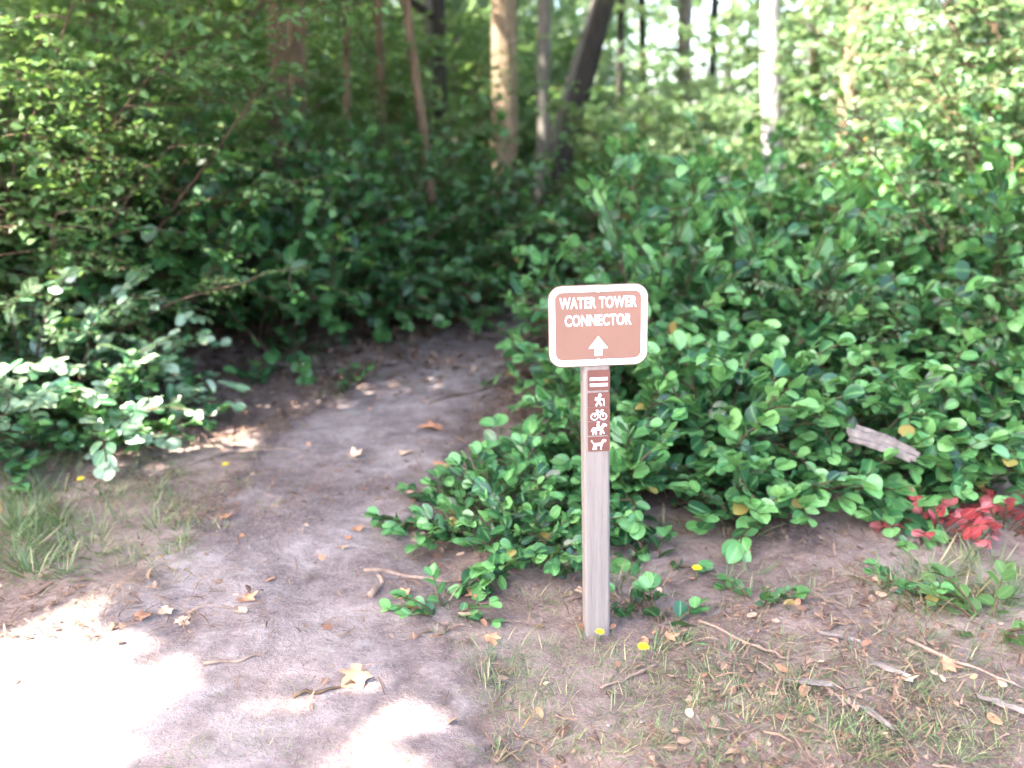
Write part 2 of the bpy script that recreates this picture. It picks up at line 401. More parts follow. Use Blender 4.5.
# stickers on the post
def decal(z, hh, shapes):
    d = Acc().add(prism(rrect(.066, hh, .003, 2), yf - .0015, yf - .0002)).build('symbol_sticker', M['decal'], sign)
    d.location = (.0055, 0, z)
    a = Acc()
    for s_ in shapes:
        a.add(prism(s_, yf - .0026, yf - .0012) if not isinstance(s_, tuple) else ringprism(s_[0], s_[1], yf - .0026, yf - .0012))
    a.build('pictogram', M['white'], d); return d
top = ZT - SH - .004
zt = lambda y: ZT - (y - 284) / 327.0
decal(zt(376), .062, [barq(-.026, .004, .026, .004, .009), barq(-.026, -.014, .026, -.014, .009)])
hik = [circ(.003, .014, .005, 10), barq(.001, .009, -.001, -.006, .009), barq(0, -.005, .008, -.019, .005), barq(-.001, -.005, -.009, -.019, .005), barq(.002, .006, .013, -.002, .004), barq(.014, .004, .016, -.019, .0025), barq(-.007, .008, -.008, -.002, .007)]
decal(zt(395.5), .044, hik)
bike = [(circ(-.013, -.007, .0115), circ(-.013, -.007, .0085)), (circ(.013, -.007, .0115), circ(.013, -.007, .0085)), barq(-.013, -.007, -.005, .008, .003), barq(-.005, .008, .009, .008, .003), barq(.009, .010, .013, -.007, .003), barq(-.005, .008, .001, -.007, .003), barq(.001, -.007, .009, .008, .003), barq(-.009, .012, -.001, .012, .003), barq(.006, .012, .014, .012, .003)]
decal(zt(410), .042, bike)
horse = [[(-.018, .003), (.008, .004), (.012, -.005), (-.016, -.006)], barq(.008, .001, .016, .014, .008), barq(.014, .014, .023, .008, .006), barq(-.014, -.005, -.018, -.019, .004), barq(-.009, -.005, -.008, -.019, .004), barq(.006, -.004, .005, -.019, .004), barq(.010, -.003, .015, -.017, .004), barq(-.017, .002, -.022, -.009, .004), barq(-.002, .003, -.003, .014, .007), circ(-.002, .019, .004, 10)]
decal(zt(424.5), .043, horse)
dog = [[(-.017, .003), (.009, .004), (.010, -.006), (-.016, -.005)], barq(.008, .001, .014, .012, .007), barq(.012, .012, .021, .009, .007), barq(-.014, -.004, -.017, -.017, .004), barq(-.009, -.004, -.009, -.017, .004), barq(.007, -.004, .006, -.017, .004), barq(-.016, .002, -.023, .012, .003)]
decal(zt(440.5), .046, dog)

# ------------------------------------------------------------------ shrubs
def arch(base, az, length, lean, n=7, sag=0.5, wob=0.05):
    """polyline that leaves base steeply and arches outwards"""
    P = [np.array(base, float)]; el = lean
    d = length / (n - 1)
    for k in range(n - 1):
        a = az + rng.normal() * wob * 3
        P.append(P[-1] + d * np.array([math.cos(a) * math.cos(el), math.sin(a) * math.cos(el), math.sin(el)]))
        el -= sag / (n - 1) + rng.normal() * wob
    return np.array(P)
def shrub_meshes(name, width, height, nstem, leaf, step, tmpl=BROAD, side=2, tiptint=0.35, flat=0.5, bare=0.25):
    tb = Tubes(); pos = []; al = []; up = []; sz_ = []; ti = []
    def leafy(P, t0, r0, leafscale=1.0):
        seg = np.linalg.norm(np.diff(P, axis=0), axis=1); cum = np.concatenate([[0], np.cumsum(seg)]); Ltot = cum[-1]
        s = t0 * Ltot; sgn = 1
        while s < Ltot:
            p = np.array([np.interp(s, cum, P[:, k]) for k in range(3)]); k = min(np.searchsorted(cum, s, 'right') - 1, len(seg) - 1)
            t = unit(P[k + 1] - P[k]); sd = np.cross(t, [0, 0, 1.0]); sd = unit(sd) if np.linalg.norm(sd) > .1 else np.array([1.0, 0, 0])
            f = s / Ltot
            a = unit(sd * sgn * (1.0 - .5 * f) + t * (.55 + .6 * f) + rng.normal(size=3) * .28 + np.array([0, 0, .05]))
            outv = unit(np.array([p[0], p[1], .001])); u_ = np.array([0, 0, 1.0]) + outv * flat + rng.normal(size=3) * .35
            pos.append(p); al.append(a); up.append(u_); sz_.append(leaf * leafscale * (0.75 + .5 * rng.random()) * (1 - .25 * f))
            ti.append(np.clip(.28 + rng.normal() * .24 + tiptint * max(0, f - .55) / .45 , 0, 1))
            s += step * (0.7 + .6 * rng.random()); sgn = -sgn
        for q in (-1, 1, 0):
            t = unit(P[-1] - P[-2]); sd = np.cross(t, [0.01, 0, 1.0]); sd = unit(sd)
            pos.append(P[-1]); al.append(unit(t + sd * q * .7 + rng.normal(size=3) * .2 + np.array([0, 0, .2]))); up.append(np.array([0, 0, 1.0]) + rng.normal(size=3) * .35)
            sz_.append(leaf * leafscale * (.6 + .4 * rng.random())); ti.append(np.clip(.45 + tiptint * .8 + rng.normal() * .15, 0, 1))
        tb.add(P, np.linspace(r0, r0 * .35, len(P)), 4, cap=False)
    for k in range(nstem):
        az = 2 * math.pi * (k + rng.random()) / nstem * 2.4; q = math.sqrt(rng.random())
        b = np.array([math.cos(az) * q * width * .28, math.sin(az) * q * width * .28, -.04])
        lean = R(88 - 48 * q + rng.normal() * 8); ln = (height * (1 - .35 * q * q) + .04) * (0.78 + .35 * rng.random()) * (1.0 + .35 * q * width / max(height, .2) * .6)
        P = arch(b, az, ln, lean, 8, .7 + .5 * q)
        leafy(P, bare, .006 + .004 * height)
        for _ in range(side):
            i_ = rng.integers(2, 7); az2 = az + rng.normal() * 1.0
            Q = arch(P[i_], az2, ln * (.25 + .2 * rng.random()), R(35 + rng.normal() * 18), 5, .5); leafy(Q, .15, .004)
    lf = leaves_mesh(name + '_leaves', tmpl, pos, al, up, sz_, np.array(ti)); lf['src'] = name + '_leaves'
    return tb.mesh(name + '_stems'), lf

SV = {}
def variant(key, *a, mat='shrub', **kw):
    st, lf = shrub_meshes(key, *a, **kw); st.materials.append(M['stem'] if mat != 'seed' else M['greenstem']); SV[key] = (st, lf, mat)
variant('mid_a', 1.0, .80, 30, .106, .050)
variant('mid_b', .95, .95, 32, .102, .050)
variant('low_a', .80, .40, 26, .085, .042)
variant('low_b', .70, .34, 20, .090, .042)
variant('sprig', .16, .22, 7, .072, .032, side=0)
variant('red', .22, .22, 11, .082, .035, side=0, bare=.35)
variant('seed', .12, .09, 5, .055, .03, side=0)
variant('tall_a', 1.3, 1.50, 40, .105, .062, side=3, bare=.18)
variant('tall_b', 1.2, 1.30, 38, .100, .062, side=3, bare=.18)
variant('fine_a', 1.0, .75, 30, .045, .030, tmpl=SMALL, side=3)
def place_shrub(key, x, y, rz, sc, label, cat='shrub', group=None, name='leafy_shrub', mat=None, zs=None):
    st, lf, m0 = SV[key]; mat = mat or m0
    o = empty(name, (x, y, float(h(x, y))), rz); o.scale = (sc, sc, zs or sc)
    a = bpy.data.objects.new('stems', st); C.objects.link(a); a.parent = o
    b = bpy.data.objects.new('foliage', lf); C.objects.link(b); b.parent = o
    if not lf.materials: lf.materials.append(M[mat])
    b.material_slots[0].link = 'OBJECT'; b.material_slots[0].material = M[mat]
    return tag(o, label, cat, group)

GR = 'glossy green shrubs massed right of the path'
RS = [  # variant, x, y, turn, scale, label
 ('low_a', -.05, 3.15, 0.3, 0.72, 'low glossy shrub whose leaves reach furthest out over the dirt path'),
 ('low_b', .06, 2.90, 1.9, 0.66, 'low shrub filling the corner between path and sign post'),
 ('low_b', .32, 3.5, 2.6, .95, 'low leafy shrub immediately left of the sign post at sticker height'),
 ('low_a', .47, 3.45, 4.0, .95, 'low leafy shrub just behind the lower half of the sign post'),
 ('mid_a', .76, 4.25, 1.1, .78, 'rounded shrub showing left of the post just below the sign panel'),
 ('low_a', .88, 3.58, 0.2, 1.1, 'bright green shrub at the front edge, first one right of the post'),
 ('low_b', 1.22, 3.45, 3.3, 1.1, 'front shrub hanging over bare soil left of the red leaves'),
 ('low_a', 1.46, 3.58, 5.1, 1.0, 'front shrub with leaves ending beside the pink red leaves'),
 ('low_b', 2.3, 3.55, 1.4, 1.1, 'low shrub at the right picture edge below the red leaves'),
 ('mid_a', .92, 4.05, 2.2, .85, 'bushy shrub right of the sign post in the second row'),
 ('mid_b', 1.45, 3.95, 0.9, .72, 'bushy shrub left of the pale wood chunk'),
 ('mid_a', 1.98, 3.85, 3.9, .76, 'bushy shrub behind the pale wood chunk and the red leaves'),
 ('mid_b', 2.50, 3.90, 5.6, .85, 'large leaved shrub by the right edge above the red leaves'),
 ('mid_b', .86, 5.15, 3.0, .98, 'shrub whose bright top leaves frame the left side of the sign panel'),
 ('mid_a', 1.05, 4.75, 1.5, 1.0, 'shrub directly right of the sign panel'),
 ('mid_b', 1.55, 4.75, 2.9, .90, 'dense shrub in the middle of the right hand mass'),
 ('mid_a', 2.15, 4.70, 4.4, .95, 'dense shrub under the fine leaved thicket on the right'),
 ('mid_b', 2.80, 4.75, .6, .95, 'dense shrub at the right edge below the fine leaved thicket'),
 ('mid_a', 1.0, 6.0, 2.1, .95, 'shrub top showing just above the sign panel'),
 ('mid_b', 1.45, 5.60, 5.2, .95, 'upright shrub up and right of the sign panel'),
 ('mid_b', 1.85, 5.70, 1.2, 1.0, 'upright shrub in front of the pale grey trunk'),
 ('mid_a', 2.55, 5.60, 3.5, 1.05, 'upright bright shrub in front of the tan trunk on the right'),
 ('mid_b', 3.25, 5.60, 4.8, 1.0, 'shrub behind the fine leaved thicket at the right edge'),
 ('mid_b', 1.5, 7.10, .4, 1.1, 'far shrub at the bend where the path disappears'),
 ('mid_a', 2.05, 6.80, 2.4, 1.1, 'far shrub at the foot of the pale grey trunk'),
 ('mid_b', 2.95, 6.80, 4.1, 1.1, 'far shrub at the foot of the tan trunk'),
 ('mid_a', 3.9, 6.9, 1.7, 1.1, 'far shrub at the right edge behind all other glossy shrubs'),
]
for k, (v, x, y, rz, s, lb) in enumerate(RS): place_shrub(v, x, y, rz, s, lb, group=GR, zs=s * [1.0, 1.28, .9, 1.18][k % 4] * (1.13 if y > 4.6 else 1.0))

GL = 'dark shrubs along the left bank'
LS = [
 ('tall_b', 0.1, 8.7, .2, 1.0, 'dark shrub at the right end of the left bank beside the vanishing path'),
 ('tall_a', -.45, 8.1, 1.3, .92, 'dark shrub below the broad tan trunk'),
 ('tall_b', -.85, 7.5, 2.5, 1.0, 'dark shrub below the thin brown leaning stem'),
 ('tall_a', -1.45, 7.0, 3.1, 1.0, 'dark shrub right of the twin brown trunks'),
 ('tall_b', -2.0, 6.3, 4.4, 1.05, 'dark shrub with broad leaves under the twin brown trunks'),
 ('tall_a', -2.70, 6.0, 5.0, .98, 'dark shrub left of the twin brown trunks above the bare bank'),
 ('tall_b', -3.20, 5.4, .8, 1.0, 'dark shrub between the sunlit bush and the bare bank'),
 ('tall_a', .75, 10.0, 2.2, .68, 'dark shrub at the foot of the leaning dark trunks'),
 ('tall_a', -.35, 10.1, 4.1, .75, 'dark shrub behind the others at the foot of the slim grey trunk'),
 ('tall_b', -1.6, 9.0, 5.7, 1.15, 'dark shrub in the second row behind the thin brown stem'),
 ('tall_a', -2.9, 7.6, 2.9, 1.15, 'dark shrub in the second row behind the twin brown trunks'),
 ('tall_b', -3.9, 6.6, 1.0, 1.2, 'dark shrub in the second row behind the drooping thicket'),
]
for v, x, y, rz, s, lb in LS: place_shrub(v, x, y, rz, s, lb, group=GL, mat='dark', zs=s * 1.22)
GB = 'sunlit bush by the left edge'
place_shrub('mid_a', -2.34, 4.25, .5, .88, 'bush by the left edge with leaves tinted cream for sun glare', group=GB, mat='pale')
place_shrub('mid_b', -2.72, 4.55, 2.5, 1.0, 'bush at the far left edge behind the other one, leaves also tinted cream for sun glare', group=GB, mat='pale')
place_shrub('low_a', -2.08, 4.35, 3.5, .75, 'low shaded shrub right beside the sunlit bush', group=GB)
place_shrub('low_b', -2.35, 3.95, 1.5, .9, 'low shrub in front of the sunlit bush above the dandelion', group=GB)
# little plants
for v, u, vv, s, lb, mt in [
 ('sprig', 444, 614, .7, 'small leafy sprig standing on the path edge left of the post, beside the thin stick', 'shrub'),
 ('seed', 663, 628, 1.2, 'small round leaved seedling right of the post base', 'shrub'),
 ('seed', 624, 606, .9, 'tiny dark seedling tucked close against the right side of the post base', 'dark'),
 ('sprig', 762, 602, .6, 'small dark leaved sprout on bare soil right of the post seedling', 'dark'),
 ('seed', 655, 562, 1.3, 'small flat plant between the post and the shrubs', 'shrub'),
 ('seed', 263, 380, 1.6, 'single broad leaved seedling on the bare left bank', 'shrub'),
 ('seed', 395, 330, 1.7, 'small seedling at the foot of the dark shrubs beside the path', 'dark'),
 ('sprig', 352, 385, .8, 'thin leaved sprout on the bank beside the path', 'dark'),
 ('sprig', 300, 352, .9, 'sprout in the shade under the dark shrubs', 'dark'),
 ('sprig', 990, 622, .9, 'yellow green sprig by the lower right edge', 'light'),
 ('sprig', 905, 592, .6, 'small plant below the right hand shrubs near the corner', 'shrub'),
 ('sprig', 120, 432, .9, 'small bright green plant at the foot of the sunlit bush', 'shrub'),
 ('sprig', 545, 540, .8, 'bluish green sprig at the front of the low shrubs left of the post', 'shrub')]:
    x, y = px(u, vv); place_shrub(v, x, y, u * .7, s, lb, 'plant', 'small plants on the forest floor', 'seedling', mt)
# red leaved plants
for u, vv, s, lb in [(934, 535, .72, 'pink red leaved plant among the green shrubs, left one of the two'), (1003, 528, .75, 'deep red leaved plant touching the right picture edge')]:
    x, y = px(u, vv); place_shrub('red', x, y, u * 1.0, s, lb, 'plant', 'red leaved plants', 'red_leaved_plant', 'red', .9)

# ------------------------------------------------------------------ saplings with layered sprays of small leaves
def sapling_meshes(name, height, nstem, spread, leaf, nbr, brl, tmpl=OVAL, step=.05, zmin=.3):
    tb = Tubes(); pos = []; al = []; up = []; sz_ = []; ti = []
    def spray(P, r0):
        seg = np.linalg.norm(np.diff(P, axis=0), axis=1); cum = np.concatenate([[0], np.cumsum(seg)]); s = .06; sgn = 1
        while s < cum[-1]:
            p = np.array([np.interp(s, cum, P[:, k]) for k in range(3)]); k = min(np.searchsorted(cum, s, 'right') - 1, len(seg) - 1)
            t = unit(P[k + 1] - P[k]); sd = unit(np.cross(t, [0.02, 0, 1.0]))
            pos.append(p); al.append(unit(sd * sgn + t * .6 + rng.normal(size=3) * .3 + np.array([0, 0, -.15]))); up.append(np.array([0, 0, 1.0]) + rng.normal(size=3) * .4)
            sz_.append(leaf * (.7 + .6 * rng.random())); ti.append(np.clip(.45 + rng.normal() * .22, 0, 1)); sgn = -sgn; s += step * (.6 + .8 * rng.random())
        tb.add(P, np.linspace(r0, r0 * .3, len(P)), 4, cap=False)
    for k in range(nstem):
        az = 2 * math.pi * (k + .6 * rng.random()) / nstem
        P = arch((math.cos(az) * .08, math.sin(az) * .08, -.05), az, height * (.8 + .35 * rng.random()), R(90 - spread * (.5 + rng.random())), 12, .45, .035)
        tb.add(P, np.linspace(.006 + .0035 * height, .003, 12), 6, cap=False)
        for j in range(nbr):
            f = zmin + (1 - zmin) * (j + rng.random()) / nbr; i_ = min(int(f * 11), 10); b = P[i_] + (P[i_ + 1] - P[i_]) * (f * 11 - i_)
            a2 = rng.random() * 2 * math.pi; ln = brl * (.5 + .8 * rng.random()) * (1.15 - .5 * f)
            Q = arch(b, a2, ln, R(18 + rng.normal() * 14), 7, .6, .05); spray(Q, .006)
            for q in range(5):
                i2 = 1 + q % 5; sgn = 1 if q % 2 else -1
                W = arch(Q[i2], a2 + sgn * (.8 + .3 * rng.random()), ln * (.55 - .06 * q) * (.6 + .6 * rng.random()), R(4 + rng.normal() * 12), 5, .4, .04); spray(W, .003)
    st = tb.mesh(name + '_stems'); st.materials.append(M['stem'])
    lf = leaves_mesh(name + '_leaves', tmpl, pos, al, up, sz_, np.array(ti)); lf['src'] = name + '_leaves'
    return st, lf, 'light'
SV['sap_a'] = sapling_meshes('sap_a', 2.6, 5, 22, .062, 24, .85, step=.038, zmin=.14)
SV['sap_b'] = sapling_meshes('sap_b', 2.9, 6, 26, .056, 22, .95, step=.038, zmin=.16)
SV['sap_c'] = sapling_meshes('sap_c', 1.9, 5, 30, .040, 16, .65, SMALL, .030, .1)
SV['und_a'] = sapling_meshes('und_a', 5.0, 5, 20, .110, 24, 1.5, SMALL, .05, .08)
SV['und_b'] = sapling_meshes('und_b', 4.2, 6, 26, .100, 24, 1.3, SMALL, .05, .05)
GS = 'fine leaved saplings at the forest edge'
for v, x, y, rz, s, lb, mt in [
 ('sap_a', -3.3, 5.2, .4, 1.0, 'drooping light green thicket filling the upper left corner', 'light'),
 ('sap_c', -2.7, 5.0, 2.9, .85, 'fine leaved bush right of the yellow green one above the sunlit bush', 'light'),
 ('sap_b', -3.3, 5.15, 4.9, .95, 'dense sapling at the far left edge behind the drooping thicket', 'light'),
 ('sap_b', -2.75, 5.5, 2.2, .95, 'light leaved sapling left of the twin brown trunks', 'light'),
 ('sap_c', -2.85, 4.9, 1.1, .85, 'yellow green fine leaved bush just above the sun bleached leaves', 'light'),
 ('sap_a', -3.9, 5.8, 3.6, 1.15, 'sapling behind the drooping thicket at the left edge', 'light'),
 ('sap_b', -1.35, 9.4, 5.3, .9, 'thin sapling between the twin trunks and the thin leaning stem', 'light'),
 ('sap_c', 2.55, 4.35, .2, .78, 'yellow green fine leaved thicket among the right hand shrubs', 'yellow'),
 ('sap_c', 3.05, 4.95, 2.9, 1.0, 'yellow green thicket touching the right edge at mid height', 'yellow'),
 ('sap_a', 3.75, 5.8, 1.9, 1.05, 'pale sunny sapling filling the upper right corner', 'yellow'),
 ('sap_b', 4.6, 7.9, 4.0, 1.1, 'pale sunny sapling just right of the tan trunk', 'yellow'),
 ('sap_a', 2.75, 9.9, 5.1, 1.0, 'sapling between the pale grey trunk and the tan trunk', 'yellow'),
 ('sap_b', 4.4, 6.8, .9, 1.2, 'tall sunny sapling behind the upper right corner', 'yellow'),
 ('sap_a', 1.85, 9.4, 2.7, .85, 'loose sapling left of the pale grey trunk', 'light'),
]: place_shrub(v, x, y, rz, s, lb, 'sapling', GS, 'sapling', mt)
GU = 'understorey bushes deep in the wood'
for v, x, y, rz, s, lb, mt in [
 ('und_b', 2.1, 15.5, .4, .55, 'sunlit yellow green bush deep in the wood right of the leaning trunks', 'yellow'),
 ('und_a', 3.3, 13.0, 1.7, .8, 'leafy understorey bush deep in the wood left of the pale grey trunk', 'yellow'),
 ('und_b', 5.2, 12.2, 3.0, .9, 'leafy understorey bush behind the tan trunk', 'yellow'),
 ('und_a', 7.0, 11.5, 4.2, .9, 'leafy understorey bush deep behind the upper right corner', 'yellow'),
 ('und_a', -.2, 17.5, 5.5, .75, 'shaded bush deep in the wood between the tan and the slim grey trunk', 'light'),
 ('und_b', -2.2, 13.0, .9, .85, 'shaded bush deep in the wood left of the tan trunk', 'light'),
 ('und_a', -4.4, 11.5, 2.2, .9, 'shaded bush deep in the wood behind the twin brown trunks', 'light'),
 ('und_b', -3.3, 9.4, 1.1, .72, 'shaded bush close behind the twin brown trunks', 'light'),
 ('und_a', -2.3, 11.8, 3.1, .66, 'shaded bush between the twin trunks and the dark trunk', 'light'),
 ('und_b', -5.4, 8.4, 2.6, .8, 'shaded bush behind the left edge thickets', 'light'),
 ('und_a', -1.6, 15.0, 2.0, .75, 'shaded bush behind the dark trunk left of the tan one', 'light'),
 ('und_b', 1.2, 16.0, 4.0, .7, 'shaded bush right behind the leaning dark trunks', 'light'),
 ('und_a', -3.6, 15.5, 5.0, 1.0, 'distant shaded bush left of the thin brown stems', 'light'),
 ('und_a', 4.1, 9.6, 5.2, .75, 'sunny bush between the tan trunk and the upper right saplings', 'yellow'),
 ('und_b', 5.6, 9.2, .6, .8, 'sunny bush behind the upper right saplings', 'yellow'),
 ('und_b', -6.6, 10.0, 3.3, 1.0, 'shaded bush deep in the wood at the left', 'light'),
 ('und_b', 2.6, 18.5, 1.3, .9, 'far bush in the gap right of the leaning dark trunks', 'yellow'),
 ('und_a', .3, 20.5, 2.6, 1.0, 'far bush behind the leaning dark trunks', 'light'),
]: place_shrub(v, x, y, rz, s, lb, 'bush', GU, 'understorey_bush', mt)

# ------------------------------------------------------------------ trees and the unseen canopy shaped to shade the scene
def at_depth(u, v, y):
    dx = (u - 512) / FPX; dy = (384 - v) / FPX
    d = np.array([dx, math.cos(PITCH) + dy * math.sin(PITCH), -math.sin(PITCH) + dy * math.cos(PITCH)])
    return CAM + d * (y / d[1])
TREES = [  # label, bark, depth y, (u at v=0), (u at v=150), width in px, top height
 ('left one of the twin brown trunks in the left wood', 'bark_brown', 8.6, 276, 281, 20, 12),
 ('right one of the twin brown trunks in the left wood', 'bark_brown', 8.9, 297, 301, 18, 12),
 ('thin brown stem right of the twin brown trunks', 'bark_brown', 9.6, 343, 347, 8, 8),
 ('thin brown leaning stem in front of the dark shrubs', 'bark_brown', 8.2, 408, 424, 10, 7),
 ('dark trunk just left of the broad tan trunk', 'bark_dark', 12.5, 440, 443, 14, 13),
 ('broad straight tan trunk near the middle of the wood', 'bark_tan', 11.0, 502, 503, 26, 14),
 ('slim straight grey trunk between the tan and the leaning dark trunks', 'bark_grey', 11.6, 546, 545, 14, 12),
 ('thick dark trunk leaning strongly to the right', 'bark_dark', 11.4, 606, 568, 20, 12),
 ('thin grey trunk leaning alongside the thick dark leaning one', 'bark_grey', 11.9, 598, 552, 10, 10),
 ('pale whitish grey trunk right of the sign', 'bark_pale', 9.0, 774, 776, 20, 11),
 ('tan trunk leaning slightly, furthest right of the clear trunks', 'bark_tan', 8.6, 858, 843, 19, 11),
 ('faint slim grey trunk left of the pale whitish one', 'bark_grey', 16.0, 686, 684, 14, 13),
 ('thin dark trunk in the gap right of the leaning trunks', 'bark_dark', 17.0, 640, 644, 8, 12),
 ('thin dark trunk second in the gap right of the leaning trunks', 'bark_dark', 19.0, 716, 712, 9, 12),
 ('thin far trunk left of the dark one beside the tan trunk', 'bark_grey', 18.0, 458, 456, 8, 12),
 ('thin far trunk right behind the broad tan trunk', 'bark_dark', 20.0, 478, 479, 7, 12),
 ('thin trunk behind the drooping thicket at the upper left', 'bark_brown', 7.6, 92, 108, 11, 9),
 ('slender brown trunk between the twin trunks and the thin leaning stem', 'bark_brown', 11.0, 378, 380, 9, 10),
 ('slender grey trunk right of the thin leaning stem', 'bark_grey', 13.0, 427, 432, 9, 11),
 ('slender dark trunk hard left of the twin brown trunks', 'bark_dark', 11.5, 247, 250, 9, 11),
 ('slender brown trunk in the right wood between the pale and the tan trunk', 'bark_brown', 12.5, 815, 812, 9, 11),
 ('slender dark trunk hard right of the leaning dark trunks', 'bark_dark', 14.5, 622, 616, 8, 11),
 ('trunk faintly seen through the upper right foliage', 'bark_tan', 9.5, 1000, 990, 14, 11),
]
# canopy gaps shaped to let the sun reach places: (point, radius, how much of the canopy is missing there)
def Z(u, v, r, k=1.0, y=None):
    if y is None: x, yy = px(u, v); return (np.array([x, yy, float(h(x, yy))]), r, k)
    return (at_depth(u, v, y), r, k)
BUSH = [Z(60, 340, .26, 1, 4.0), Z(55, 345, .16, 1, 3.8), Z(95, 360, .10, 1, 3.85), Z(20, 330, .16, 1, 3.9), Z(70, 325, .18, 1, 4.5), Z(100, 320, .12, 1, 4.2), Z(20, 385, .12, 1, 3.9), Z(12, 262, .17, 1, 4.45), Z(60, 338, .24, 1, 4.15), Z(15, 320, .14, 1, 4.2), Z(95, 380, .10, 1, 4.0)]
HOLES = [Z(0, 710, .28), Z(60, 725, .16), Z(0, 765, .34), Z(105, 680, .04, .9), Z(40, 664, .13), Z(385, 705, .10), Z(330, 690, -.05, .9), Z(425, 752, .06), Z(360, 740, -.04, .8), Z(310, 660, -.07, .9),
         Z(150, 535, .0, .6), Z(210, 522, -.05, .7), Z(80, 520, .02, .5), Z(60, 605, .04, .8), Z(1010, 745, .12, .8),
         *BUSH,
         Z(625, 145, .9, 1, 14.5), Z(960, 60, 1.3, .9, 5.8), Z(900, 40, 1.1, .9, 7.0), Z(920, 130, 1.0, .85, 7.5), Z(1010, 110, .9, .9, 5.8), Z(800, 60, 1.0, .9, 9.0), Z(1000, 200, .8, .75, 5.0), Z(715, 80, 1.2, .9, 13), Z(860, 80, 1.5, .9, 12), Z(940, 120, 1.5, .9, 10), Z(740, 120, 1.0, .9, 10), Z(502, 60, .15, 1, 11),
         Z(110, 60, .5, .85, 5.0), Z(50, 150, .45, .85, 4.7), Z(200, 40, .5, .8, 6.0), Z(20, 60, .5, .9, 4.8), Z(120, 210, .2, .7, 4.8), Z(230, 130, .4, .4, 5.5), Z(458, 100, 1.0, .8, 22)]
def clear_beam(root, beams):
    """leaves out the leaves of one plant that would stand in a sunbeam"""
    f = [c for c in root.children if c.name.startswith('foliage')][0]; V, Q, T, tint, mid = REG[f.data['src']]
    bpy.context.view_layer.update(); mw = np.array(f.matrix_world); Cn = V.mean(1) @ mw[:3, :3].T + mw[:3, 3]
    k = np.ones(len(V), bool)
    for c, r, _ in beams:
        d = Cn - c; t = d @ SUN; k &= ~((np.linalg.norm(d - t[:, None] * SUN, axis=1) < r + .03) & (t > .30))
    V = V[k]; n = V.shape[1]; off = (np.arange(len(V)) * n)[:, None, None]; m = f.material_slots[0].material
    me = mesh_np('foliage', V.reshape(-1, 3), [(Q[None] + off).reshape(-1, 4), (T[None] + off).reshape(-1, 3)], {'tint': np.repeat(tint[k], n), 'mid': np.tile(mid, len(V))})
    me.materials.append(m); f.data = me; f.material_slots[0].link = 'OBJECT'; f.material_slots[0].material = m
for o_ in list(C.objects):
    if (o_.name.startswith('sapling') or o_.name.startswith('leafy_shrub')) and -4 < o_.location.x < -2 and o_.location.y < 6.7 : clear_beam(o_, BUSH)
NB = 27000
SHADE_TREES = [('unseen broad tree added beyond the left edge, nearest the camera, to shade the path mouth', 'bark_brown', (-4.6, 2.3), .17, 13),  # trees out of view, added to block the sun from the left
 ('unseen tree added for shade beyond the left edge, behind the sunlit bush', 'bark_grey', (-6.4, 4.2), .15, 13),
 ('unseen tree added for shade beyond the left edge, furthest along the road', 'bark_brown', (-8.8, 3.7), .16, 14)]
vol_x = (-11.5, 6.5); vol_y = (3.2, 18); 
cl = np.stack([rng.uniform(*vol_x, 420), rng.uniform(*vol_y, 420), rng.uniform(3.0, 12.0, 420)], -1)
pts = cl[rng.integers(0, 420, NB)] + rng.normal(size=(NB, 3)) * np.array([.75, .75, .40])
tg = np.stack([rng.uniform(-2.8, 3.6, 24000), rng.uniform(1.6, 9.0, 24000), np.full(24000, .2)], -1)  # extra leaves added up the sun's rays from these points to shade them
pts = np.vstack([pts, tg + SUN * (rng.uniform(4.5, 12.5, 24000) / SUN[2])[:, None]]); NB = len(pts)
keep = pts[:, 2] > np.maximum(2.9, 1.5 + .146 * pts[:, 1] + .55)
for c, r, k in HOLES:
    d = pts - c; tpar = d @ SUN; dist = np.linalg.norm(d - tpar[:, None] * SUN, axis=1)
    keep &= ~(rng.random(NB) < k * (1 - ss(r * .7 + .14, r * 1.25 + .22, dist)))
pts = pts[keep]
bases = []
for lb, bk, y, u0, u1, wpx, top in TREES:
    a = at_depth(u0, 0, y); b = at_depth(u1, 150, y); dirv = (a - b) / (a[2] - b[2]); g = float(h(b[0], y))
    bases.append((np.array([b[0] + dirv[0] * (g - b[2]), y, g]), dirv, wpx / FPX * y * .961 / 2, top))
bases += [(np.array([p_[0], p_[1], float(h(*p_))]), np.array([0, 0, 1.0]), rd, tp) for _, _, p_, rd, tp in SHADE_TREES]
TREES += [(lb, bk, None, None, None, None, tp) for lb, bk, p_, rd, tp in SHADE_TREES]
B2 = np.array([b[0][:2] + b[1][:2] * 6 for b in bases])
own = np.argmin(np.linalg.norm(pts[:, None, :2] - B2[None], axis=2) + np.array([0 if t[5] is None or t[5] > 9 else 1.5 for t in TREES])[None], axis=1)
